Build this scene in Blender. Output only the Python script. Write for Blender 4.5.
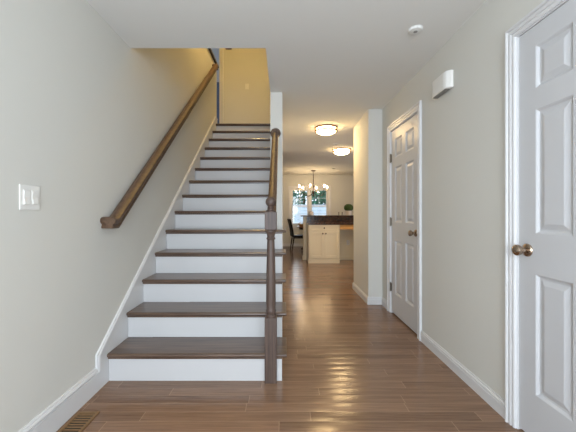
import bpy, bmesh, math, random
from mathutils import Vector, Matrix
random.seed(7)
for o in list(bpy.data.objects): bpy.data.objects.remove(o)
scn = bpy.context.scene
COL = scn.collection
PI = math.pi

# ---------------------------------------------------------------- camera, world, light, exposure
H = 1.15
cam_d = bpy.data.cameras.new('camera'); cam = bpy.data.objects.new('camera', cam_d); COL.objects.link(cam)
cam.location = (0, 0, H); cam.rotation_euler = (PI/2, 0, 0)
cam_d.sensor_width = 36; cam_d.lens = 310/576*36; cam_d.shift_x = 5/576; cam_d.shift_y = -3/576
cam_d.clip_start = .05; cam_d.clip_end = 200
scn.camera = cam
w = bpy.data.worlds.new('sky'); scn.world = w; w.use_nodes = True
bg = w.node_tree.nodes['Background']; bg.inputs[0].default_value = (.72, .84, 1, 1); bg.inputs[1].default_value = .95
scn.view_settings.view_transform = 'Standard'; scn.view_settings.look = 'None'
scn.view_settings.gamma = 1; scn.view_settings.use_curve_mapping = False
scn.view_settings.exposure = 1.38

def area(name, loc, rot, sx, sy, power, col):
    l = bpy.data.lights.new(name, 'AREA'); l.shape = 'RECTANGLE'; l.size = sx; l.size_y = sy
    l.energy = power; l.color = col
    o = bpy.data.objects.new(name, l); COL.objects.link(o); o.location = loc; o.rotation_euler = rot
    return o
# fill light added behind the camera; daylight through the dining window and the upstairs bedroom window
area('entry_fill', (0.0, -1.62, 1.45), (PI/2, 0, 0), 2.2, 2.0, 46, (.83, .91, 1))
area('dining_daylight', (.92, 11.3, 1.5), (-PI/2, 0, 0), 1.3, 1.3, 5, (.85, .92, 1))
area('bedroom_daylight', (-4.3, 8.2, 4.2), (0, -PI/2, 0), 1.3, 1.2, 12, (.75, .86, 1))
area('kitchen_daylight', (4.35, 6.4, 1.5), (0, PI/2, 0), 1.2, 1.6, 12, (.95, .95, 1))

# ---------------------------------------------------------------- helpers
def s2l(c):
    return tuple(((v/255)/12.92 if v/255 <= .04045 else ((v/255+.055)/1.055)**2.4) for v in c)
def mat(name, rgb, rough=.5, metal=0, emit=None, es=0, bump=0, bscale=200, var=0, vscale=3, spec=.5, coat=0):
    m = bpy.data.materials.new(name); m.use_nodes = True; nt = m.node_tree; b = nt.nodes['Principled BSDF']
    c = (*s2l(rgb), 1)
    b.inputs['Base Color'].default_value = c; b.inputs['Roughness'].default_value = rough
    b.inputs['Metallic'].default_value = metal; b.inputs['Specular IOR Level'].default_value = spec
    b.inputs['Coat Weight'].default_value = coat
    tc = nt.nodes.new('ShaderNodeTexCoord')
    if emit: b.inputs['Emission Color'].default_value = (*emit, 1); b.inputs['Emission Strength'].default_value = es
    n = nt.nodes.new('ShaderNodeTexNoise'); n.inputs['Scale'].default_value = vscale; n.inputs['Detail'].default_value = 4
    nt.links.new(tc.outputs['Object'], n.inputs['Vector'])
    mx = nt.nodes.new('ShaderNodeMix'); mx.data_type = 'RGBA'
    v = max(var, .012)
    mx.inputs[6].default_value = (*[x*(1-v) for x in c[:3]], 1); mx.inputs[7].default_value = (*[min(1, x*(1+v)) for x in c[:3]], 1)
    nt.links.new(n.outputs[0], mx.inputs[0]); nt.links.new(mx.outputs[2], b.inputs['Base Color'])
    if bump:
        n2 = nt.nodes.new('ShaderNodeTexNoise'); n2.inputs['Scale'].default_value = bscale; n2.inputs['Detail'].default_value = 3
        nt.links.new(tc.outputs['Object'], n2.inputs['Vector'])
        bp = nt.nodes.new('ShaderNodeBump'); bp.inputs['Strength'].default_value = bump; bp.inputs['Distance'].default_value = .002
        nt.links.new(n2.outputs[0], bp.inputs['Height']); nt.links.new(bp.outputs[0], b.inputs['Normal'])
    return m

def wood(name, dark, light, rough=.3, axis='X', scale=1.0, coat=.0):
    m = bpy.data.materials.new(name); m.use_nodes = True; nt = m.node_tree; b = nt.nodes['Principled BSDF']
    tc = nt.nodes.new('ShaderNodeTexCoord'); mp = nt.nodes.new('ShaderNodeMapping')
    s = {'X': (1.5, 30, 30), 'Y': (30, 1.5, 30), 'Z': (30, 30, 1.5)}[axis]
    mp.inputs['Scale'].default_value = [q*scale for q in s]
    nt.links.new(tc.outputs['Object'], mp.inputs[0])
    n = nt.nodes.new('ShaderNodeTexNoise'); n.inputs['Detail'].default_value = 6; n.inputs['Roughness'].default_value = .65
    n.inputs['Scale'].default_value = 1.5; n.inputs['Distortion'].default_value = .4
    nt.links.new(mp.outputs[0], n.inputs['Vector'])
    r = nt.nodes.new('ShaderNodeValToRGB'); r.color_ramp.elements[0].position = .3; r.color_ramp.elements[1].position = .7
    r.color_ramp.elements[0].color = (*s2l(dark), 1); r.color_ramp.elements[1].color = (*s2l(light), 1)
    nt.links.new(n.outputs[0], r.inputs[0]); nt.links.new(r.outputs[0], b.inputs['Base Color'])
    b.inputs['Roughness'].default_value = rough; b.inputs['Coat Weight'].default_value = coat; b.inputs['Coat Roughness'].default_value = .15
    bp = nt.nodes.new('ShaderNodeBump'); bp.inputs['Strength'].default_value = .12; bp.inputs['Distance'].default_value = .002
    nt.links.new(n.outputs[0], bp.inputs['Height']); nt.links.new(bp.outputs[0], b.inputs['Normal'])
    return m

def floor_mat():
    m = bpy.data.materials.new('oak_plank_floor'); m.use_nodes = True; nt = m.node_tree; b = nt.nodes['Principled BSDF']
    N = nt.nodes.new; L = nt.links.new
    def mth(op, a, c=None, d=None):
        q = N('ShaderNodeMath'); q.operation = op
        for i, v in enumerate((a, c, d)):
            if v is None: continue
            if isinstance(v, (int, float)): q.inputs[i].default_value = v
            else: L(v, q.inputs[i])
        return q.outputs[0]
    tc = N('ShaderNodeTexCoord'); sp = N('ShaderNodeSeparateXYZ'); L(tc.outputs['Object'], sp.inputs[0])
    v = mth('DIVIDE', sp.outputs[1], .0815); row = mth('FLOOR', v); fv = mth('FRACT', v)
    wn = N('ShaderNodeTexWhiteNoise'); wn.noise_dimensions = '1D'; L(row, wn.inputs['W'])
    u = mth('ADD', mth('DIVIDE', sp.outputs[0], .95), mth('MULTIPLY', wn.outputs['Value'], 9)); colm = mth('FLOOR', u); fu = mth('FRACT', u)
    cb = N('ShaderNodeCombineXYZ'); L(row, cb.inputs[0]); L(colm, cb.inputs[1])
    w2 = N('ShaderNodeTexWhiteNoise'); w2.noise_dimensions = '2D'; L(cb.outputs[0], w2.inputs['Vector'])
    gv = mth('LESS_THAN', mth('MINIMUM', fv, mth('SUBTRACT', 1, fv)), .024)
    gu = mth('LESS_THAN', mth('MINIMUM', fu, mth('SUBTRACT', 1, fu)), .0022)
    gap = mth('MAXIMUM', gv, gu)
    # grain, shifted per plank
    cb2 = N('ShaderNodeCombineXYZ'); L(mth('ADD', mth('MULTIPLY', sp.outputs[0], 1.6), mth('MULTIPLY', w2.outputs['Value'], 40)), cb2.inputs[0])
    L(mth('MULTIPLY', sp.outputs[1], 42), cb2.inputs[1]); L(w2.outputs['Value'], cb2.inputs[2])
    g = N('ShaderNodeTexNoise'); g.inputs['Scale'].default_value = 2.2; g.inputs['Detail'].default_value = 7; g.inputs['Roughness'].default_value = .65; g.inputs['Distortion'].default_value = .5
    L(cb2.outputs[0], g.inputs['Vector'])
    r = N('ShaderNodeValToRGB'); e = r.color_ramp.elements
    e[0].position = .25; e[0].color = (*s2l(FLOOR_D), 1); e[1].position = .78; e[1].color = (*s2l(FLOOR_L), 1)
    L(mth('ADD', mth('MULTIPLY', g.outputs[0], .8), mth('MULTIPLY', w2.outputs['Value'], .2)), r.inputs[0])
    mx = N('ShaderNodeMix'); mx.data_type = 'RGBA'; L(mth('MULTIPLY', gap, .55), mx.inputs[0]); L(r.outputs[0], mx.inputs[6]); mx.inputs[7].default_value = (*s2l((176, 146, 118)), 1)  # seams coloured lighter: the glint on the bevelled board edges is painted in
    L(mx.outputs[2], b.inputs['Base Color'])
    L(mth('ADD', .11, mth('MULTIPLY', g.outputs[0], .16)), b.inputs['Roughness'])
    b.inputs['Specular IOR Level'].default_value = .4
    # each board lies a touch crowned, edges eased
    crown = mth('MULTIPLY', mth('POWER', mth('ABSOLUTE', mth('SUBTRACT', fv, .5)), 2.0), -2.0)
    hgt = mth('ADD', mth('ADD', crown, mth('MULTIPLY', g.outputs[0], .12)), mth('ADD', mth('MULTIPLY', gap, -.5), mth('MULTIPLY', w2.outputs['Value'], .1)))
    bp = N('ShaderNodeBump'); bp.inputs['Strength'].default_value = .5; bp.inputs['Distance'].default_value = .003
    L(hgt, bp.inputs['Height']); L(bp.outputs[0], b.inputs['Normal'])
    return m
FLOOR_D = (96, 71, 54); FLOOR_L = (154, 122, 98)

def granite():
    m = bpy.data.materials.new('dark_granite'); m.use_nodes = True; nt = m.node_tree; b = nt.nodes['Principled BSDF']
    tc = nt.nodes.new('ShaderNodeTexCoord'); v = nt.nodes.new('ShaderNodeTexVoronoi'); v.inputs['Scale'].default_value = 26
    n = nt.nodes.new('ShaderNodeTexNoise'); n.inputs['Scale'].default_value = 14; n.inputs['Detail'].default_value = 8
    nt.links.new(tc.outputs['Object'], n.inputs['Vector']); nt.links.new(tc.outputs['Object'], v.inputs['Vector'])
    mx = nt.nodes.new('ShaderNodeMath'); mx.operation = 'MULTIPLY'
    nt.links.new(v.outputs[0], mx.inputs[0]); nt.links.new(n.outputs[0], mx.inputs[1])
    r = nt.nodes.new('ShaderNodeValToRGB'); e = r.color_ramp.elements
    e[0].position = .12; e[0].color = (*s2l((34, 22, 18)), 1); e[1].position = .5; e[1].color = (*s2l((96, 64, 46)), 1)
    nt.links.new(mx.outputs[0], r.inputs[0]); nt.links.new(r.outputs[0], b.inputs['Base Color'])
    b.inputs['Roughness'].default_value = .15
    return m
def glass_mat(name='window_glass'):
    m = bpy.data.materials.new(name); m.use_nodes = True; nt = m.node_tree; nt.nodes.remove(nt.nodes['Principled BSDF'])
    t = nt.nodes.new('ShaderNodeBsdfTransparent'); g = nt.nodes.new('ShaderNodeBsdfGlossy'); g.inputs['Roughness'].default_value = .02
    f = nt.nodes.new('ShaderNodeFresnel'); f.inputs[0].default_value = 1.45; mx = nt.nodes.new('ShaderNodeMixShader')
    nt.links.new(f.outputs[0], mx.inputs[0]); nt.links.new(t.outputs[0], mx.inputs[1]); nt.links.new(g.outputs[0], mx.inputs[2])
    nt.links.new(mx.outputs[0], nt.nodes['Material Output'].inputs[0]); return m

M = dict(
    wall=mat('greige_wall_paint', (214, 213, 206), .75, bump=.15, bscale=350, spec=.25),
    ceil=mat('ceiling_paint', (230, 230, 226), .9, bump=.1, bscale=300, spec=.1),
    trim=mat('white_trim_paint', (218, 218, 218), .35, spec=.45),
    riser=mat('white_riser_paint', (200, 200, 200), .4),
    door=mat('white_door_paint', (203, 204, 206), .38),
    plastic=mat('white_plastic', (232, 231, 226), .35),
    cream=mat('cream_cabinet_paint', (222, 208, 178), .4),
    blue=mat('slate_blue_paint', (84, 104, 130), .8),
    tread=wood('stained_tread_oak', (62, 45, 35), (108, 86, 70), .3, 'X', coat=.3),
    rail=wood('stained_rail_oak', (64, 46, 33), (108, 82, 60), .45, 'Y'),
    newel=wood('stained_newel_oak', (60, 46, 40), (98, 80, 70), .5, 'Z'),
    floor=floor_mat(), granite=granite(), glass=glass_mat(),
    brass=mat('antique_brass', (150, 115, 75), .3, 1),
    nickel=mat('aged_nickel', (178, 160, 142), .2, 1),
    ring=mat('aged_brass_band', (120, 84, 48), .6, .3),
    bronze=mat('dark_bronze', (70, 52, 40), .4, .8),
    hinge=mat('brushed_hinge_metal', (120, 112, 102), .35, 1),
    grille=mat('louvre_grey', (150, 148, 142), .5),
    dark=mat('recess_shade', (24, 22, 20), .8),
    vent=mat('brown_register_metal', (142, 112, 78), .4, .5),
    bowl=mat('lit_frosted_glass', (255, 244, 225), .4, emit=(1, .70, .34), es=23),
    ubowl=mat('lit_upstairs_glass', (255, 236, 205), .4, emit=(1, .66, .22), es=66),
    bulb=mat('lit_candle_bulb', (255, 240, 215), .4, emit=(1, .70, .36), es=85),
    darkwood=wood('espresso_chair_wood', (22, 14, 11), (44, 28, 20), .3, 'Z'),
    seatleather=mat('black_seat_leather', (18, 14, 13), .55, spec=.2),
    tablewood=wood('warm_table_wood', (112, 66, 34), (170, 112, 62), .35, 'X'),
    deskwood=wood('honey_oak', (190, 134, 66), (228, 176, 104), .4, 'X'),
    wicker=mat('woven_wicker', (176, 138, 90), .7, var=.4, vscale=60, bump=.8, bscale=120),
    leaf=mat('topiary_leaves', (58, 82, 30), .6, var=.4, vscale=40),
    pot=mat('white_ceramic', (228, 214, 200), .3),
    foliage=mat('tree_foliage', (62, 124, 100), .8, var=.5, vscale=1.5),
    bark=mat('tree_bark', (84, 72, 60), .9, var=.3, vscale=8),
    fence=mat('pale_grey_fence', (200, 210, 222), .7, var=.05),
    ground=mat('winter_lawn', (150, 160, 140), .95, var=.15, vscale=2),
    redwood=mat('dark_red_wood', (74, 24, 16), .5),
)

def box(bm, x0, x1, y0, y1, z0, z1):
    v = [bm.verts.new((x, y, z)) for z in (z0, z1) for x, y in ((x0, y0), (x1, y0), (x1, y1), (x0, y1))]
    for f in ((3, 2, 1, 0), (4, 5, 6, 7), (0, 1, 5, 4), (1, 2, 6, 5), (2, 3, 7, 6), (3, 0, 4, 7)):
        bm.faces.new([v[i] for i in f])
def lathe(bm, prof, seg=24, c=(0, 0, 0), axis='Z'):
    rings = []
    for r, h in prof:
        ring = []
        for i in range(seg):
            a = 2*PI*i/seg; p = (r*math.cos(a), r*math.sin(a), h)
            if axis == 'X': p = (p[2], p[0], p[1])
            if axis == 'Y': p = (p[1], p[2], p[0])
            ring.append(bm.verts.new((p[0]+c[0], p[1]+c[1], p[2]+c[2])))
        rings.append(ring)
    for a, b in zip(rings, rings[1:]):
        for i in range(seg):
            j = (i+1) % seg; bm.faces.new((a[i], a[j], b[j], b[i]))
    bm.faces.new(list(reversed(rings[0]))); bm.faces.new(rings[-1])
def sweep(bm, path, prof, mp, closed_prof=True, closed=False):
    """mitred sweep: path in 2D (u,v); prof = [(offset left of path, height)]"""
    n = len(path); secs = []
    for i in range(n):
        p = Vector(path[i])
        def nrm(a, b):
            d = (Vector(b)-Vector(a)).normalized(); return Vector((-d.y, d.x))
        if i == 0 and not closed: m = nrm(path[0], path[1])
        elif i == n-1 and not closed: m = nrm(path[-2], path[-1])
        else:
            n1 = nrm(path[i-1], path[i]); n2 = nrm(path[i], path[(i+1) % n]); m = (n1+n2); m = m/max(.2, m.dot(n1))
        secs.append([bm.verts.new(mp(p.x+m.x*o, p.y+m.y*o, h)) for o, h in prof])
    k = len(prof); rng = range(n if closed else n-1)
    for i in rng:
        a, b = secs[i], secs[(i+1) % n]
        for j in range(k):
            l = (j+1) % k; bm.faces.new((a[j], a[l], b[l], b[j]))
    if not closed:
        bm.faces.new(secs[0][::-1]); bm.faces.new(secs[-1])
def tube(bm, pts, r, seg=10):
    pts = [Vector(p) for p in pts]; rings = []
    for i, p in enumerate(pts):
        d = (pts[min(i+1, len(pts)-1)]-pts[max(i-1, 0)]).normalized()
        up = Vector((0, 0, 1)) if abs(d.z) < .9 else Vector((1, 0, 0))
        a = d.cross(up).normalized(); b = a.cross(d)
        rr = r[i] if isinstance(r, (list, tuple)) else r
        rings.append([bm.verts.new(p+(a*math.cos(2*PI*k/seg)+b*math.sin(2*PI*k/seg))*rr) for k in range(seg)])
    for a, b in zip(rings, rings[1:]):
        for k in range(seg): bm.faces.new((a[k], a[(k+1) % seg], b[(k+1) % seg], b[k]))
    bm.faces.new(rings[0][::-1]); bm.faces.new(rings[-1])
def poly_prism(bm, pts, mp, h0, h1):
    a = [bm.verts.new(mp(u, v, h0)) for u, v in pts]; b = [bm.verts.new(mp(u, v, h1)) for u, v in pts]
    n = len(pts)
    for i in range(n): bm.faces.new((a[i], a[(i+1) % n], b[(i+1) % n], b[i]))
    bm.faces.new(a[::-1]); bm.faces.new(b)
def obj(name, bm, m, parent=None, smooth=False, bevel=0, seg=2, kind=None):
    bmesh.ops.recalc_face_normals(bm, faces=bm.faces)
    me = bpy.data.meshes.new(name); bm.to_mesh(me); bm.free(); me.materials.append(m)
    o = bpy.data.objects.new(name, me); COL.objects.link(o)
    if parent: o.parent = parent
    if smooth:
        for p in me.polygons: p.use_smooth = True
        me.set_sharp_from_angle(angle=math.radians(35))
    if bevel:
        md = o.modifiers.new('bevel', 'BEVEL'); md.width = bevel; md.segments = seg; md.limit_method = 'ANGLE'; md.angle_limit = math.radians(30)
    if kind: o['kind'] = kind
    return o
def B(): return bmesh.new()
def boxes(name, m, lst, parent=None, bevel=0, kind=None, seg=2):
    bm = B()
    for b in lst: box(bm, *b)
    return obj(name, bm, m, parent, bevel=bevel, kind=kind, seg=seg)
def thing(name, label, cat, loc=(0, 0, 0), rz=0, group=None, kind=None):
    o = bpy.data.objects.new(name, None); COL.objects.link(o); o.location = loc; o.rotation_euler = (0, 0, rz); o.empty_display_size = .1
    tag(o, label, cat, group, kind); return o
def tag(o, label=None, cat=None, group=None, kind=None):
    if label: o['label'] = label
    if cat: o['category'] = cat
    if group: o['group'] = group
    if kind: o['kind'] = kind
    return o
def dup(root, loc, rz=0, label=None, group=None):
    r = root.copy(); COL.objects.link(r); r.location = loc; r.rotation_euler = (0, 0, rz)
    if label: r['label'] = label
    if group: r['group'] = group
    for ch in list(root.children):
        c = ch.copy(); COL.objects.link(c); c.parent = r
        for g in ch.children:
            d = g.copy(); COL.objects.link(d); d.parent = c
    return r

XL, XR, ZC = -1.207, 1.25, 2.455      # left wall, right wall, ceiling
Z2 = 2.737                             # upstairs floor
RISE, RUN, Y1 = .1955, .261, 2.095     # stair: Y1 is the first nosing
YBACK = 10.7

# ---------------------------------------------------------------- structure: floor, ceiling, walls
boxes('floor', M['floor'], [(-3.2, 4.4, -1.6, 10.9, -.12, 0)], kind='structure')
boxes('ceiling', M['ceil'], [(-1.36, XR+.15, -1.6, 2.455, ZC, ZC+.2), (-.137, XR+.15, 2.455, 3.9, ZC, ZC+.2), (-.137, 4.4, 3.9, 6.6, ZC, ZC+.2), (-3.2, 4.4, 6.6, 10.9, ZC, ZC+.2)], kind='structure')
boxes('wall_left', M['wall'], [(XL-.15, XL, -1.45, 5.64, 0, 3.80)], kind='structure')
boxes('trim_1', M['darkwood'], [(XL-.17, XL+.03, 4.2, 5.66, 3.80, 3.845)], kind='structure', bevel=.004)   # dark cap on the half wall upstairs
# right wall with two door openings
D1a, D1b = .93, 1.650    # near door leaf
D2a, D2b = 2.862, 3.582  # far door leaf
DT = 2.085
def rwall(a, b, z0, z1): return (XR, XR+.14, a, b, z0, z1)
boxes('wall_right', M['wall'], [rwall(-1.45, D1a-.02, 0, ZC), rwall(D1a-.02, D1b+.02, DT+.02, ZC), rwall(D1b+.02, D2a-.02, 0, ZC), rwall(D2a-.02, D2b+.02, DT+.02, ZC), rwall(D2b+.02, 3.903, 0, ZC)], kind='structure')
XJ = 1.075
boxes('wall_hall', M['wall'], [(XJ, XR+.14, 3.903, 4.72, 0, ZC), (XR+.14, 4.4, 4.6, 4.72, 0, ZC)], kind='structure')
boxes('wall_stair', M['wall'], [(-.137, -.006, 3.36, 6.6, 0, 5.2), (-.137, -.006, 2.455, 3.36, ZC+.2, 5.2), (-1.36, -.137, 2.335, 2.455, ZC+.2, 5.2), (-.137, -.006, 2.335, 2.455, ZC+.2, 5.2)], kind='structure')
boxes('wall_under_stair', M['wall'], [(-3.2, -.137, 6.48, 6.6, 0, 2.6)], kind='structure')
boxes('wall_front', M['wall'], [(-1.36, -1.15, -1.6, -1.45, 0, ZC), (1.15, 1.39, -1.6, -1.45, 0, ZC), (-1.15, 1.15, -1.6, -1.45, 2.4, ZC)], kind='structure')
# unseen glazed entry added behind the camera for the fill light
bm = B()
for x in (-1.15, -.5, .45, 1.10): box(bm, x, x+.05, -1.56, -1.49, 0, 2.4)
box(bm, -1.15, 1.15, -1.56, -1.49, 2.34, 2.4); box(bm, -1.15, 1.15, -1.56, -1.49, 0, .12)
obj('added_entry_frame', bm, M['trim'], kind='structure')
# dining room shell with window opening
WX0, WX1, WZ0, WZ1 = .27, 1.57, .72, 1.99
boxes('wall_back', M['wall'], [(-3.2, WX0, YBACK, YBACK+.15, 0, ZC), (WX1, 4.4, YBACK, YBACK+.15, 0, ZC), (WX0, WX1, YBACK, YBACK+.15, 0, WZ0), (WX0, WX1, YBACK, YBACK+.15, WZ1, ZC)], kind='structure')
boxes('wall_dining_left', M['wall'], [(-3.2, -3.05, 6.6, YBACK, 0, ZC)], kind='structure')
boxes('wall_kitchen_right', M['wall'], [(4.25, 4.4, 4.72, 5.8, 0, ZC), (4.25, 4.4, 7.0, YBACK, 0, ZC), (4.25, 4.4, 5.8, 7.0, 0, .9), (4.25, 4.4, 5.8, 7.0, 2.1, ZC)], kind='structure')

# upstairs
boxes('wall_upstairs', M['wall'], [(-1.30, -.137, 6.45, 6.57, Z2, 5.2), (-2.35, -1.30, 6.45, 6.57, 4.86, 5.2), (-3.2, -2.35, 6.45, 6.57, Z2, 5.2),
      (-3.2, -3.08, 2.3, 6.45, Z2, 5.2), (-3.08, -1.36, 2.3, 2.42, Z2, 5.2)], kind='structure')
boxes('floor_upstairs', M['tread'], [(XL+.016, -.139, 5.56, 6.45, Z2-.12, Z2), (XL-.15, XL+.016, 5.66, 6.45, Z2-.12, Z2), (-3.2, XL-.152, 2.3, 6.45, Z2-.12, Z2), (-4.1, -1.0, 6.45, 9.8, Z2-.12, Z2-.001)], kind='structure')
boxes('ceiling_upstairs', M['ceil'], [(-3.2, .0, 2.3, 6.6, 5.2, 5.3), (-4.1, -1.0, 6.6, 9.8, 5.2, 5.3)], kind='structure')
boxes('wall_bedroom', M['blue'], [(-4.1, -1.0, 9.6, 9.7, Z2, 5.2), (-1.1, -1.0, 6.6, 9.6, Z2, 5.2), (-4.1, -4.0, 6.57, 7.5, Z2, 5.2), (-4.1, -4.0, 8.9, 9.6, Z2, 5.2), (-4.1, -4.0, 7.5, 8.9, Z2, 3.5), (-4.1, -4.0, 7.5, 8.9, 4.9, 5.2), (-4.0, -3.2, 6.57, 6.62, Z2, 5.2)], kind='structure')

# ---------------------------------------------------------------- trim
def baseprof(h, t=.014):
    return [(0, 0), (t, 0), (t, h-.032), (t-.005, h-.029), (t-.005, h-.026), (t+.001, h-.022), (t, h-.013), (t-.006, h-.009), (t-.007, h), (0, h)]
xy = lambda u, v, h: (u, v, h)
def baseboard(name, path, h=.095):
    bm = B(); sweep(bm, path, baseprof(h), xy); return obj(name, bm, M['trim'], kind='structure')
g = .0006
baseboard('baseboard_right', [(XR-g, D1b+.066), (XR-g, D2a-.078)])
baseboard('baseboard_hall', [(XR-g, D2b+.078), (XR-g, 3.903-g), (XJ-g, 3.903-g), (XJ-g, 4.72+g), (2.6, 4.72+g)])
baseboard('baseboard_back', [(4.24, YBACK-g), (-3.04, YBACK-g)])
# tall baseboard on the left wall: board plus cap moulding
YS = 1.993
bm = B(); sweep(bm, [(XL+g, YS), (XL+g, -1.44)], [(0, 0), (.0135, 0), (.0135, .116), (.0085, .119), (.0085, .123), (.017, .127), (.018, .134), (.015, .141), (.010, .144), (.010, .148), (.007, .155), (0, .156)], xy)
obj('baseboard_left', bm, M['trim'], kind='structure')

def casing(name, parent, y0, y1, zt, wd=.072, x=XR):
    prof = [(0, 0), (0, .009), (.005, .013), (wd*.22, .014), (wd*.26, .009), (wd*.36, .009), (wd*.41, .015), (wd*.60, .017), (wd*.64, .012), (wd*.72, .012), (wd*.78, .021), (wd*.94, .023), (wd, .019), (wd, 0)]
    bm = B(); sweep(bm, [(y0, 0), (y0, zt), (y1, zt), (y1, 0)], prof, lambda u, v, h: (x-.0005-h, u, v))
    return obj(name, bm, M['trim'], parent)

def six_panel(bm, y0, y1, z0, z1, xf, xb, rows, stile, mid):
    """front face at x = xf (facing -X); panels are cut in with a sticking, a flat and a raised field"""
    pw = ((y1-y0)-2*stile-mid)/2
    ys = [y0, y0+stile, y0+stile+pw, y0+stile+pw+mid, y1-stile, y1]
    zs = [z0]+[z for r in rows for z in r]+[z1]
    P = lambda y, z, d=0: bm.verts.new((xf+d, y, z))
    for i in range(5):
        for j in range(len(zs)-1):
            a, b, c, d = ys[i], ys[i+1], zs[j], zs[j+1]
            if i in (1, 3) and j % 2 == 1:
                rings = []
                for ins, dep in ((0, 0), (.006, .004), (.013, .011), (.022, .012), (.046, .0035), (.050, .003)):
                    rings.append([P(a+ins, c+ins, dep), P(b-ins, c+ins, dep), P(b-ins, d-ins, dep), P(a+ins, d-ins, dep)])
                for r1, r2 in zip(rings, rings[1:]):
                    for k in range(4): bm.faces.new((r1[k], r1[(k+1) % 4], r2[(k+1) % 4], r2[k]))
                bm.faces.new(rings[-1])
            else:
                bm.faces.new((P(a, c), P(b, c), P(b, d), P(a, d)))
    q = [(y0, z0), (y1, z0), (y1, z1), (y0, z1)]
    f = [bm.verts.new((xf, y, z)) for y, z in q]; r = [bm.verts.new((xb, y, z)) for y, z in q]
    for k in range(4): bm.faces.new((f[k], f[(k+1) % 4], r[(k+1) % 4], r[k]))
    bm.faces.new(r)
    bmesh.ops.remove_doubles(bm, verts=bm.verts, dist=.00005)

def knob(parent, y, z, xf, s=1.0):
    bm = B()
    prof = [(.033, 0), (.034, -.004), (.031, -.009), (.022, -.013), (.012, -.016), (.011, -.030), (.016, -.036), (.025, -.043), (.0285, -.052), (.0275, -.061), (.021, -.068), (.010, -.071), (.002, -.072)]
    lathe(bm, [(r*s, h*s) for r, h in prof], 28, (xf, y, z), 'X')
    k = obj('door_knob', bm, M['nickel'], parent, smooth=True)
    tag(k, 'round aged nickel door knob'); return k
rows = [(.245, .846), (1.048, 1.664), (1.77, 1.98)]
def room_door(name, a, b, hinge_far):
    t = thing(name, None, None, (XR, (a+b)/2, 0), kind='structure')
    def loc(o):
        o.matrix_parent_inverse = Matrix.Translation((-XR, -(a+b)/2, 0)); return o
    bm = B(); six_panel(bm, a+.003, b-.003, .016, DT-.003, XR+.004, XR+.040, rows, .108, .10); s = loc(obj('door_leaf', bm, M['door'], t))
    loc(boxes('door_jamb', M['trim'], [(XR-.002, XR+.13, a-.018, a, 0, DT+.018), (XR-.002, XR+.13, b, b+.018, 0, DT+.018), (XR-.002, XR+.13, a, b, DT, DT+.018), (XR+.042, XR+.055, a, a+.012, 0, DT), (XR+.042, XR+.055, b-.012, b, 0, DT)], t))
    wd = .072 if hinge_far else .060
    bm = B(); prof = [(0, 0), (0, .009), (.005, .013), (wd*.22, .014), (wd*.26, .009), (wd*.36, .009), (wd*.41, .015), (wd*.60, .017), (wd*.64, .012), (wd*.72, .012), (wd*.78, .021), (wd*.94, .023), (wd, .019), (wd, 0)]
    sweep(bm, [(a-.005, 0), (a-.005, DT+.005), (b+.005, DT+.005), (b+.005, 0)], prof, lambda u, v, h: (XR-.0022-h, u, v))
    loc(obj('door_casing', bm, M['trim'], t))
    ky = (a+.06) if hinge_far else (b-.062)
    loc(knob(t, ky, .96, XR+.004))
    if hinge_far:
        for z in (.30, 1.05, 1.78):
            bm = B(); lathe(bm, [(.0035, -.052), (.0065, -.050), (.0065, .050), (.0035, .052)], 12, (XR-.010, b-.001, z)); box(bm, XR-.006, XR+.003, b-.016, b+.003, z-.045, z+.045)
            loc(obj('door_hinge', bm, M['hinge'], t, smooth=True))
    else:
        bm = B(); box(bm, XR+.006, XR+.034, b-.0035, b-.0005, .925, .995); loc(obj('latch_plate', bm, M['nickel'], t))
    return t
room_door('door_1', D1a, D1b, False)
room_door('door_2', D2a, D2b, True)
# closets behind both leaves are shut; dark void closers
boxes('wall_closet', M['wall'], [(XR+.141, XR+.24, .7, 4.3, -.0, ZC)], kind='structure')
# upstairs bedroom doorway casing
bm = B(); prof = [(0, 0), (0, .010), (.010, .014), (.050, .019), (.064, .021), (.07, .017), (.07, 0)]
sweep(bm, [(-2.34, Z2), (-2.34, 4.85), (-1.31, 4.85), (-1.31, Z2)], prof, lambda u, v, h: (u, 6.449-h, v)); box(bm, -1.32, -1.301, 6.43, 6.58, Z2, 4.86)
obj('door_3', bm, M['trim'], kind='structure')

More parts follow.
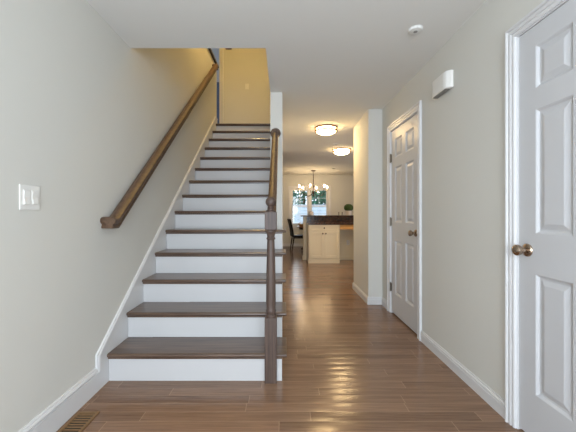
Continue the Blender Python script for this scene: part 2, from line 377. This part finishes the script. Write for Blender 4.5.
# ---------------------------------------------------------------- staircase
st = thing('staircase', 'straight flight of dark wood treads with white painted risers', 'staircase', (-.6, Y1, 0))
def sloc(o): o.matrix_parent_inverse = Matrix.Translation((.6, -Y1, 0)); return o
XS0, XS1 = XL+.0155, -.007
for i in range(1, 15):
    yn = Y1+(i-1)*RUN; z = i*RISE; yr = yn+.030       # riser face behind the nosing
    bm = B()
    x1 = XS1 if i <= 5 else -.138
    box(bm, XS0, x1, yr, yr+.02, (i-1)*RISE+.0005, z-.027)
    if i <= 5:   # enclosed side of the open steps
        box(bm, -.025, XS1, yr+.02, 3.36 if i <= 5 else yr, (i-1)*RISE+.0005, z-.027)
    sloc(obj('riser', bm, M['riser'], st))
    bm = B()
    # nosed tread profile in (Y, Z)
    t = .026; R = t/2
    yb = yn+RUN+.030 if i < 14 else 5.56
    arc = [(yn+R-R*math.cos(a), z-R+R*math.sin(a)) for a in [(-PI/2)+PI*k/8 for k in range(9)]]
    pts = [(yb-.0006, z-t)]+arc+[(yb-.0006, z)]
    x1 = .026 if i <= 4 else (-.138)
    if i == 5: x1 = .028
    if i == 5:       # notched round the end of the wall
        poly_prism(bm, pts, lambda u, v, h: (h, u, v), XS0, -.1375)
        poly_prism(bm, [(min(u, 3.3595), v) for u, v in pts], lambda u, v, h: (h, u, v), -.1375, x1)
    else:
        poly_prism(bm, pts, lambda u, v, h: (h, u, v), XS0, x1)
    sloc(obj('tread', bm, M['tread'], st, bevel=.003))
    # scotia moulding under the nosing
    bm = B(); box(bm, XS0, XS1 if i <= 5 else -.138, yr-.014, yr-.0005, z-t-.014, z-t-.0005)
    sloc(obj('cove_moulding', bm, M['tread'], st))
# skirt board on the wall side, with cap
sl = RISE/RUN
yt = 5.37; zt0 = .235; zt1 = Z2+.13
ysl = YS+(zt1-zt0)/sl
bm = B()
path = [(YS, 0), (YS, zt0), (ysl, zt1), (5.638, zt1), (5.638, Z2), (5.50, Z2-.13), (2.6, 0)]
poly_prism(bm, path, lambda u, v, h: (h, u, v), XL+g, XL+.014)
sk = sloc(obj('skirt_board', bm, M['trim'], st))
bm = B(); prof = [(-.001, 0), (-.001, .008), (-.010, .012), (-.012, .018), (-.026, .020), (-.030, .016), (-.034, .0145), (-.034, 0)]
sweep(bm, [(YS-.0, .12), (YS, zt0), (ysl, zt1), (5.638, zt1)], [(o, h) for o, h in prof], lambda u, v, h: (XL+.0008+h, u, v))
sloc(obj('cap_moulding', bm, M['trim'], st))

# ---------------------------------------------------------------- newel post and open handrail
NX, NY = -.083, 2.125
nr = thing('stair_railing', 'turned wooden newel post with ball top and handrail rising to the white wall end', 'railing', (NX, NY, 0))
def nloc(o): o.matrix_parent_inverse = Matrix.Translation((-NX, -NY, 0)); return o
hw = .0405
bm = B(); box(bm, NX-hw, NX+hw, NY-hw, NY+hw, 0.0005, .44)
post = obj('post_base', bm, M['newel'], nr, bevel=.004); nloc(post)
bm = B(); lathe(bm, [(.036, .44), (.038, .448), (.036, .458), (.029, .462), (.030, .470), (.034, .478), (.034, .486), (.030, .496), (.0335, .53), (.0325, .70), (.029, .84), (.0255, .955), (.024, .966), (.030, .971), (.031, .979), (.025, .985), (.027, 1.0), (.034, 1.015), (.038, 1.022), (.038, 1.03), (.034, 1.036)], 28, (NX, NY, 0))
nloc(obj('turned_shaft', bm, M['newel'], nr, smooth=True))
bm = B(); box(bm, NX-hw, NX+hw, NY-hw, NY+hw, 1.035, 1.158)
nloc(obj('post_block', bm, M['newel'], nr, bevel=.004))
bm = B()
R0 = .0365; zc = 1.226
prof = [(.036, 1.158), (.037, 1.163), (.033, 1.168), (.019, 1.172), (.017, 1.180), (.022, 1.188)]+[(R0*math.cos(a), zc+R0*math.sin(a)) for a in [(-60+k*10)*PI/180 for k in range(15)]]+[(.001, zc+R0)]
lathe(bm, prof, 28, (NX, NY, 0)); nloc(obj('ball_finial', bm, M['newel'], nr, smooth=True))
# handrail profile (x across, z up)
RP = [(-.020, -.030), (.020, -.030), (.022, -.020), (.018, -.014), (.020, -.006), (.030, .002), (.033, .012), (.030, .022), (.020, .029), (0, .032), (-.020, .029), (-.030, .022), (-.033, .012), (-.030, .002), (-.020, -.006), (-.018, -.014), (-.022, -.020)]
def rail(bm, cx, pts, s=1.0):
    """pts: list of (y, z); vertical plane sections"""
    n = len(pts); secs = []
    for i, (y, z) in enumerate(pts):
        a = pts[max(0, i-1)]; b = pts[min(n-1, i+1)]
        d1 = Vector((pts[i][0]-a[0], pts[i][1]-a[1])) if i > 0 else None
        d2 = Vector((b[0]-pts[i][0], b[1]-pts[i][1])) if i < n-1 else None
        if d1 is None: d = d2.normalized(); k = 1
        elif d2 is None: d = d1.normalized(); k = 1
        else:
            d = (d1.normalized()+d2.normalized()).normalized(); k = 1/d.dot(d1.normalized())
        nn = Vector((-d.y, d.x))*k
        secs.append([bm.verts.new((cx+px*s, y+nn.x*pz*s, z+nn.y*pz*s)) for px, pz in RP])
    K = len(RP)
    for a, b in zip(secs, secs[1:]):
        for j in range(K): bm.faces.new((a[j], a[(j+1) % K], b[(j+1) % K], b[j]))
    bm.faces.new(secs[0][::-1]); bm.faces.new(secs[-1])
zw = 2.005; yw = 3.36-.018
bm = B(); rail(bm, NX+.002, [(NY+hw+.0005, 1.108), (NY+.08, 1.125), (yw, zw)])
nloc(obj('handrail', bm, M['rail'], nr, smooth=True))
bm = B(); lathe(bm, [(.054, -.0005), (.056, -.006), (.052, -.012), (.046, -.014), (.044, -.018)], 32, (NX+.002, 3.36, zw+.008), 'Y')
nloc(obj('rosette', bm, M['rail'], nr, smooth=True))

# ---------------------------------------------------------------- wall handrail
hx = -1.145; hy0, hz0 = 2.085, 1.085; hy1 = 5.30; hz1 = 3.655
wr = thing('wall_handrail', 'long brown wooden handrail climbing the left stair wall', 'handrail', (XL, hy0, hz0))
def wloc(o): o.matrix_parent_inverse = Matrix.Translation((-XL, -hy0, -hz0)); return o
bm = B(); rail(bm, hx, [(hy0-.041, hz0), (hy0+.02, hz0), (hy1, hz1), (hy1+.06, hz1+.0)], 1.25)
wloc(obj('rail', bm, M['rail'], wr, smooth=True))
for y, z in ((hy0, hz0), (hy1+.02, hz1)):
    bm = B()
    secs = [[bm.verts.new((x, y+px*1.25, z+pz*1.25)) for px, pz in RP] for x in (XL+.0005, hx-.004)]
    K = len(RP)
    for j in range(K): bm.faces.new((secs[0][j], secs[0][(j+1) % K], secs[1][(j+1) % K], secs[1][j]))
    bm.faces.new(secs[0][::-1]); bm.faces.new(secs[1])
    wloc(obj('wall_return', bm, M['rail'], wr, smooth=True))

# ---------------------------------------------------------------- small fixtures near the camera
# light switch, left wall
ls = thing('light_switch', 'white double rocker light switch plate on the left wall', 'light switch', (XL, 1.474, 1.223))
bm = B(); box(bm, .0005, .006, -.059, .059, -.059, .059); obj('plate', bm, M['plastic'], ls, bevel=.003)
for y in (-.024, .024):
    bm = B(); box(bm, .006, .0085, y-.0185, y+.0185, -.036, .036); f = obj('frame', bm, M['plastic'], ls, bevel=.001)
    bm = B(); poly_prism(bm, [(.008, -.032), (.0145, -.031), (.0095, .0), (.0115, .031), (.008, .032)], lambda u, v, h: (u, h, v), y-.0150, y+.0150)
    obj('rocker', bm, M['plastic'], ls)
# door chime box on the right wall
dc = thing('door_chime', 'white rounded door chime box high on the right wall', 'door chime', (XR, 2.40, 2.137))
bm = B(); poly_prism(bm, [(-.0005, -.132), (-.022, -.127), (-.045, -.106), (-.052, -.078), (-.052, .078), (-.045, .106), (-.022, .127), (-.0005, .132)], lambda u, v, h: (u, v, h), -.062, .066)
obj('cover', bm, M['plastic'], dc, bevel=.007, seg=3)
bm = B()
for k in range(7): box(bm, -.045+k*.006, -.042+k*.006, -.095, .095, -.0665, -.0615)
obj('louvre', bm, M['grille'], dc)
# smoke detectors
def detector(loc, r, label):
    t = thing('smoke_detector', label, 'smoke detector', loc)
    bm = B(); lathe(bm, [(r, -.0005), (r, -.005), (r*.93, -.008), (r*.93, -.010), (r*.86, -.015), (r*.5, -.018), (.002, -.019)], 32); obj('housing', bm, M['ceil'], t, smooth=True)
    bm = B(); lathe(bm, [(r*.28, -.017), (r*.28, -.0205), (.002, -.021)], 20); obj('test_button', bm, M['grille'], t, smooth=True)
    return t
detector((.94, 2.20, ZC), .05, 'round white smoke detector on the ceiling nearest the camera')
detector((1.0, 5.85, ZC), .055, 'small round detector on the ceiling between the two flush lights')
detector((1.5, 9.1, ZC), .06, 'small detector on the dining ceiling right of the chandelier')
# floor register
fr = thing('floor_register', 'brown metal slatted floor register beside the left baseboard', 'floor vent', (-1.118, 1.62, 0))
bm = B(); 
for b in ((-.062, -.045, -.17, .17), (.045, .062, -.17, .17), (-.045, .045, .152, .17), (-.045, .045, -.17, -.152)): box(bm, b[0], b[1], b[2], b[3], .0005, .007)
obj('frame', bm, M['vent'], fr, bevel=.002)
boxes('well_shade', M['dark'], [(-.045, .045, -.152, .152, .0003, .0012)], fr)  # flat dark sheet painting the shade inside the duct
bm = B()
for k in range(15):
    y = -.142+k*.0203; poly_prism(bm, [(y-.004, .0012), (y-.001, .0012), (y+.003, .0045), (y+.000, .0045)], lambda u, v, h: (h, u, v), -.045, .045)
obj('slats', bm, M['vent'], fr)

# ---------------------------------------------------------------- ceiling lights
def flush(loc, r, label, bm_mat):
    t = thing('flush_ceiling_light', label, 'ceiling light', loc)
    bm = B(); lathe(bm, [(r*.94, -.0005), (r*.97, -.008), (r*.92, -.012), (r*.6, -.013), (.002, -.013)], 40); obj('base_pan', bm, M['brass'], t, smooth=True)
    bm = B(); lathe(bm, [(r*.88, -.013), (r*.90, -.020), (r*.92, -.060), (r*.84, -.078), (r*.6, -.096), (r*.35, -.106), (.002, -.110)], 40); obj('glass_bowl', bm, bm_mat, t, smooth=True)
    for z in (-.0125, -.058):
        bm = B(); n = 40; pr = [(r*.93, z-.011), (r*1.05, z-.010), (r*1.06, z+.009), (r*.93, z+.011)]
        rings = [[bm.verts.new((a*math.cos(2*PI*k/n), a*math.sin(2*PI*k/n), h)) for a, h in pr] for k in range(n)]
        for k in range(n):
            for j in range(4): bm.faces.new((rings[k][j], rings[k][(j+1) % 4], rings[(k+1) % n][(j+1) % 4], rings[(k+1) % n][j]))
        obj('brass_ring', bm, M['ring'], t, smooth=True)
    return t
flush((.655, 4.72, ZC), .16, 'lit round brass rimmed ceiling light nearer the camera in the hall', M['bowl'])
flush((1.20, 6.35, ZC), .17, 'lit round ceiling light farther back, partly behind the hall wall corner', M['bowl'])
flush((-.65, 4.5, 5.2), .16, 'lit round ceiling light above the upstairs landing', M['ubowl'])

# chandelier
CX, CY = .93, 9.5
ch = thing('chandelier', 'bronze chandelier with lit candle bulbs over the dining table', 'chandelier', (CX, CY, ZC))
bm = B(); lathe(bm, [(.07, -.0005), (.07, -.012), (.055, -.025), (.015, -.035), (.002, -.036)], 24); obj('canopy', bm, M['bronze'], ch, smooth=True)
bm = B(); tube(bm, [(0, 0, -.03), (0, 0, -.45)], .008); 
for k in range(12):
    z = -.05-k*.032; lathe(bm, [(.004, z-.012), (.012, z-.004), (.012, z+.004), (.004, z+.012)], 8)
obj('chain', bm, M['bronze'], ch)
bm = B(); lathe(bm, [(.004, -.82), (.014, -.80), (.024, -.77), (.014, -.745), (.03, -.71), (.036, -.67), (.018, -.63), (.012, -.56), (.022, -.50), (.016, -.46), (.006, -.44)], 20); obj('column', bm, M['bronze'], ch, smooth=True)
for k in range(6):
    a = .21+k*PI/3; ca, sa = math.cos(a), math.sin(a)
    pts = []
    for q in range(13):
        t = q/12; rr = .03+.41*t; z = -.70-.10*math.sin(PI*min(1, t*1.15))+.08*t*t
        pts.append((rr*ca, rr*sa, z))
    bm = B(); tube(bm, pts, .007, 8); arm = obj('arm', bm, M['bronze'], ch, smooth=True)
    ex, ey, ez = pts[-1]
    bm = B(); lathe(bm, [(.006, ez-.01), (.034, ez+.004), (.036, ez+.010), (.012, ez+.012), (.011, ez+.085), (.002, ez+.086)], 16, (ex, ey, 0)); obj('candle_cup', bm, M['pot'], arm, smooth=True)
    bm = B(); lathe(bm, [(.006, ez+.086), (.016, ez+.10), (.019, ez+.118), (.012, ez+.142), (.002, ez+.16)], 14, (ex, ey, 0)); obj('bulb', bm, M['bulb'], arm, smooth=True)

# ---------------------------------------------------------------- dining window
wn = thing('window_1', None, None, (0, YBACK, 0), kind='structure')
def vloc(o): o.matrix_parent_inverse = Matrix.Translation((0, -YBACK, 0)); return o
bm = B(); prof = [(0, 0), (0, .012), (.02, .016), (.07, .022), (.09, .018), (.09, 0)]
sweep(bm, [(WX0, WZ0), (WX0, WZ1), (WX1, WZ1), (WX1, WZ0)], prof, lambda u, v, h: (u, YBACK-.0005-h, v))
box(bm, WX0-.11, WX1+.11, YBACK-.05, YBACK-.0005, WZ0-.03, WZ0); box(bm, WX0-.09, WX1+.09, YBACK-.018, YBACK-.0005, WZ0-.10, WZ0-.03)
vloc(obj('window_casing', bm, M['trim'], wn))
mid = (WX0+WX1)/2
boxes('window_frame', M['trim'], [(WX0, WX0+.035, YBACK, YBACK+.12, WZ0, WZ1), (WX1-.035, WX1, YBACK, YBACK+.12, WZ0, WZ1), (mid-.045, mid+.045, YBACK-.01, YBACK+.12, WZ0, WZ1), (WX0, WX1, YBACK, YBACK+.12, WZ1-.03, WZ1), (WX0, WX1, YBACK, YBACK+.12, WZ0, WZ0+.035)], None).parent = wn
bpy.data.objects['window_frame'].matrix_parent_inverse = Matrix.Translation((0, -YBACK, 0))
for a, b in ((WX0+.035, mid-.045), (mid+.045, WX1-.035)):
    zm = 1.39
    for z0, z1, yy in ((WZ0+.035, zm+.02, YBACK+.05), (zm-.02, WZ1-.03, YBACK+.08)):
        f = .035
        l = [(a, a+f, yy, yy+.028, z0, z1), (b-f, b, yy, yy+.028, z0, z1), (a+f, b-f, yy, yy+.028, z0, z0+f), (a+f, b-f, yy, yy+.028, z1-f, z1)]
        c = (a+b)/2; l.append((c-.005, c+.005, yy+.006, yy+.022, z0+f, z1-f)); zc2 = (z0+z1)/2; l.append((a+f, c-.005, yy+.006, yy+.022, zc2-.005, zc2+.005)); l.append((c+.005, b-f, yy+.006, yy+.022, zc2-.005, zc2+.005))
        s = boxes('window_sash', M['trim'], l, wn); vloc(s)
        p = boxes('window_pane', M['glass'], [(a+f, b-f, yy+.012, yy+.016, z0+f, z1-f)], s)
        # parent inverse chain: sash has identity world, so pane needs none

# outdoors
boxes('ground', M['ground'], [(-12, 16, 10.9, 40, -.5, -.3)], kind='structure')
fn = thing('garden_fence', 'pale grey board fence seen through the dining window', 'fence', (1, 17, -.3))
bm = B()
for k in range(11): box(bm, -5, 6, -.012, .012, .1+k*.165, .1+k*.165+.155)
obj('boards', bm, M['fence'], fn)
for k in range(6): boxes('post', M['fence'], [(-5+k*2.18, -4.9+k*2.18, .013, .11, 0, 2.0)], fn)
def tree(x, y, h, r, label):
    t = thing('tree', label, 'tree', (x, y, -.3), group='trees outside the dining window')
    bm = B(); tube(bm, [(0, 0, 0), (.05, 0, h*.3), (-.03, .04, h*.6), (0, 0, h*.9)], [.14, .11, .08, .03], 10); obj('trunk', bm, M['bark'], t, smooth=True)
    bm = B()
    for k in range(1500):
        z = random.random(); rr = r*math.sqrt(random.random())*(1-z*.75)*(.8+.4*random.random()); a = random.random()*2*PI
        c = Vector((rr*math.cos(a), rr*math.sin(a), h*(.22+.78*z)))
        m3 = Matrix.Rotation(random.random()*6, 3, Vector((random.random()-.5, random.random()-.5, random.random()-.5)).normalized())
        s = .13
        bm.faces.new([bm.verts.new(c+m3 @ Vector(q)*s) for q in ((-1, -.5, 0), (0, -.7, .1), (1, 0, 0), (0, .7, .1))])
    obj('crown', bm, M['foliage'], t)
for i, (x, y, h, r) in enumerate(((.1, 19, 4.2, 1.1), (2.6, 19, 5.0, 1.15), (1.5, 22.5, 6.0, 1.6), (-2.2, 22.5, 5.5, 1.5), (5.4, 22.5, 6.0, 1.6))):
    tree(x, y, h, r, 'blue green leafy tree beyond the pale fence outside the dining window')

# ---------------------------------------------------------------- peninsula
kw = boxes('wall_peninsula', M['cream'], [(.50, 2.9, 7.62, 7.74, 0, 1.062)], kind='structure')
boxes('trim_2', M['cream'], [(.485, .515, 7.605, 7.755, 0, .09), (1.31, 2.9, 7.606, 7.62, 0, .09)], kind='structure')
bt = boxes('bar_top', M['granite'], [(.44, 2.95, 7.50, 8.02, 1.064, 1.094)], bevel=.005); tag(bt, 'raised dark granite bar top over the peninsula', 'countertop')
bs = boxes('backsplash', M['granite'], [(.575, 2.9, 7.600, 7.6195, .912, 1.0635)]); tag(bs, 'dark mottled granite backsplash below the bar top', 'backsplash')
wt = boxes('worktop', M['granite'], [(.57, 2.9, 7.07, 7.599, .88, .911)], bevel=.004); tag(wt, 'lower dark granite worktop over the cream cabinet', 'countertop')
cb = thing('base_cabinet', 'cream base cabinet with one drawer over two doors', 'cabinet', (.94, 7.1, 0))
X0, X1 = -.355, .355
bm = B(); box(bm, X0, X1, .0, .495, .09, .879); box(bm, X0-.005, X1+.0, -.012, .495, .0005, .089); obj('carcass', bm, M['cream'], cb)
def shaker(name, x0, x1, z0, z1, par, fr=.05, m='cream'):
    bm = B(); box(bm, x0+fr, x1-fr, -.006, -.001, z0+fr, z1-fr)
    for b in ((x0, x0+fr, z0, z1), (x1-fr, x1, z0, z1), (x0+fr, x1-fr, z0, z0+fr), (x0+fr, x1-fr, z1-fr, z1)): box(bm, b[0], b[1], -.020, -.001, b[2], b[3])
    return obj(name, bm, M[m], par, bevel=.0015)
def cknob(par, x, z):
    bm = B(); lathe(bm, [(.007, -.020), (.007, -.032), (.016, -.038), (.017, -.046), (.010, -.052), (.002, -.053)], 16, (x, 0, z), 'Y'); k = obj('knob', bm, M['bronze'], par, smooth=True); tag(k, 'small dark bronze knob')
d = shaker('drawer', X0+.012, X1-.012, .745, .868, cb, .03); cknob(d, 0, .806)
d = shaker('door', X0+.012, -.003, .115, .735, cb, .058); cknob(d, -.035, .68)
d = shaker('door', .003, X1-.012, .115, .735, cb, .058); cknob(d, .035, .68)
da = boxes('desk_apron', M['deskwood'], [(1.305, 2.4, 7.10, 7.125, .775, .8795), (2.38, 2.4, 7.125, 7.60, .775, .8795)]); 
tag(da, 'honey coloured wooden apron under the worktop right of the cabinet', 'desk apron')
bc = boxes('base_cabinet', M['cream'], [(2.401, 2.9, 7.1, 7.60, 0.0005, .879)]); tag(bc, 'cream cabinet end at the far right of the peninsula, behind the hall wall', 'cabinet')
ol = thing('wall_outlet', 'white electrical outlet on the cream panel beside the cabinet', 'outlet', (1.60, 7.6195, .42))
bm = B(); box(bm, -.037, .037, -.006, -.0005, -.059, .059); obj('plate', bm, M['plastic'], ol, bevel=.002)
for z in (-.022, .022): 
    bm = B(); box(bm, -.016, .016, -.009, -.006, z-.014, z+.014); obj('socket', bm, M['pot'], ol, bevel=.002)
# items on the bar
pt = thing('potted_topiary', 'round green topiary ball in a white pot on the bar top', 'plant', (1.62, 7.66, 1.0945))
bm = B(); lathe(bm, [(.062, 0), (.066, .006), (.082, .105), (.086, .112), (.078, .112), (.074, .095), (.002, .094)], 28); obj('pot', bm, M['pot'], pt, smooth=True)
bm = B()
for k in range(1400):
    u = random.uniform(-.75, 1); a = random.random()*2*PI; s_ = math.sqrt(max(0, 1-u*u)); R_ = .108*(.93+.12*random.random())
    n_ = Vector((s_*math.cos(a), s_*math.sin(a), u*.82)); c = n_*R_+Vector((0, 0, .185)); tt = n_.orthogonal().normalized(); tt.rotate(Matrix.Rotation(random.random()*6, 3, n_)); bb = n_.cross(tt)
    s = .011; bm.faces.new([bm.verts.new(c+tt*s*1.4), bm.verts.new(c+bb*s*.6+n_*.004), bm.verts.new(c-tt*s*1.2+n_*.006), bm.verts.new(c-bb*s*.6)])
bmesh.ops.create_icosphere(bm, subdivisions=3, radius=.1, matrix=Matrix.Translation((0, 0, .185)) @ Matrix.Diagonal((1, 1, .82, 1)))
obj('leaf_ball', bm, M['leaf'], pt)
for x, lab in ((1.375, 'small dark shaker on the bar, left of its pair'), (1.46, 'small dark shaker on the bar, nearest the topiary pot')):
    t = thing('shaker', lab, 'shaker', (x, 7.64, 1.0945), group='shakers on the bar')
    bm = B(); lathe(bm, [(.017, 0), (.019, .01), (.014, .045), (.012, .052)], 16); obj('body', bm, M['grille'], t, smooth=True)
    bm = B(); lathe(bm, [(.0135, .052), (.0135, .066), (.008, .074), (.002, .076)], 16); obj('cap', bm, M['bronze'], t, smooth=True)
cj = thing('lidded_jar', 'small white jar with brown lid on the left end of the bar', 'jar', (.70, 7.7, 1.0945))
bm = B(); lathe(bm, [(.055, 0), (.06, .006), (.062, .06), (.055, .07)], 24); obj('body', bm, M['pot'], cj, smooth=True)
bm = B(); lathe(bm, [(.058, .07), (.058, .08), (.04, .086), (.01, .09), (.01, .098), (.002, .1)], 24); obj('lid', bm, M['brass'], cj, smooth=True)

# ---------------------------------------------------------------- dining set
tb = thing('dining_table', 'round brown wooden pedestal dining table behind the peninsula', 'table', (CX, CY, 0))
bm = B(); lathe(bm, [(.50, .715), (.52, .725), (.52, .74), (.51, .747), (.002, .748)], 48); obj('tabletop', bm, M['tablewood'], tb, smooth=True)
bm = B(); lathe(bm, [(.44, .65), (.44, .715)], 48); obj('apron', bm, M['darkwood'], tb, smooth=True)
bm = B(); lathe(bm, [(.09, .10), (.10, .16), (.06, .22), (.05, .35), (.075, .45), (.06, .55), (.10, .649)], 24); obj('pedestal', bm, M['darkwood'], tb, smooth=True)
for k in range(4):
    a = PI+k*PI/2; bm = B(); tube(bm, [(.05*math.cos(a), .05*math.sin(a), .16), (.22*math.cos(a), .22*math.sin(a), .11), (.37*math.cos(a), .37*math.sin(a), .035)], [.04, .035, .034], 12); obj('foot', bm, M['darkwood'], tb, smooth=True)
bk = thing('woven_basket', 'tan woven basket on the left side of the dining table', 'basket', (CX-.33, CY-.15, .7485))
bm = B(); lathe(bm, [(.10, 0), (.12, .02), (.145, .055), (.15, .06), (.138, .06), (.11, .018), (.002, .012)], 28); obj('body', bm, M['wicker'], bk, smooth=True)
bm = B(); tube(bm, [(-.145, 0, .055), (-.13, 0, .09), (-.07, 0, .12), (0, 0, .13), (.07, 0, .12), (.13, 0, .09), (.145, 0, .055)], .007, 8); obj('handle', bm, M['wicker'], bk, smooth=True)

def make_chair(loc, rz, label):
    """faces +X"""
    t = thing('dining_chair', label, 'chair', loc, rz, 'dark chairs around the dining table')
    bm = B(); box(bm, 0, .42, -.21, .21, .43, .475); obj('seat', bm, M['seatleather'], t, bevel=.015, seg=3)
    boxes('seat_frame', M['darkwood'], [(.005, .41, -.20, .20, .385, .429)], t)
    bm = B(); n = 12; prev = []
    for yy in (-.20, .20):
        pass
    pts = []
    for q in range(n+1):
        s = q/n; z = .44+.53*s; x = .0-.10*s**1.6-.0; pts.append((x, z))
    outline = [(x-.030, z) for x, z in pts]+[(x+.026, z) for x, z in reversed(pts)]
    poly_prism(bm, outline, lambda u, v, h: (u, h, v), -.205, .205); obj('backrest', bm, M['seatleather'], t, bevel=.006)
    for sx in (0, 1):
        for sy in (-1, 1):
            bm = B(); x0 = .022 if sx == 0 else .385; x1 = -.035 if sx == 0 else .395; y = sy*.178
            q = [(x1-.014, y-.014, .0), (x1+.014, y-.014, .0), (x1+.014, y+.014, .0), (x1-.014, y+.014, .0)]
            p = [(x0-.02, y-.02, .385), (x0+.02, y-.02, .385), (x0+.02, y+.02, .385), (x0-.02, y+.02, .385)]
            a = [bm.verts.new(v) for v in q]; b = [bm.verts.new(v) for v in p]
            for k in range(4): bm.faces.new((a[k], a[(k+1) % 4], b[(k+1) % 4], b[k]))
            bm.faces.new(a[::-1]); bm.faces.new(b); obj('leg', bm, M['darkwood'], t)
    return t
c0 = make_chair((.28, 9.45, 0), .12, 'dark high-backed dining chair in profile left of the table')
dup(c0, (CX+.15, 10.34, 0), -PI/2, 'dark dining chair behind the table under the window')

# ---------------------------------------------------------------- upstairs fixtures
us = thing('light_switch', 'small cream light switch on the upstairs back wall', 'light switch', (-.75, 6.45, 3.78))
bm = B(); box(bm, -.037, .037, -.006, -.0005, -.059, .059); obj('plate', bm, M['plastic'], us, bevel=.002)
bm = B(); box(bm, -.010, .010, -.018, -.006, -.02, .02); obj('rocker', bm, M['plastic'], us)
pf = thing('wall_plaque', 'small dark red wooden plaque high on the upstairs wall', 'plaque', (-1.13, 6.45, 4.62))
bm = B(); box(bm, -.065, .065, -.018, -.0005, -.07, .07); obj('board', bm, M['redwood'], pf, bevel=.005)
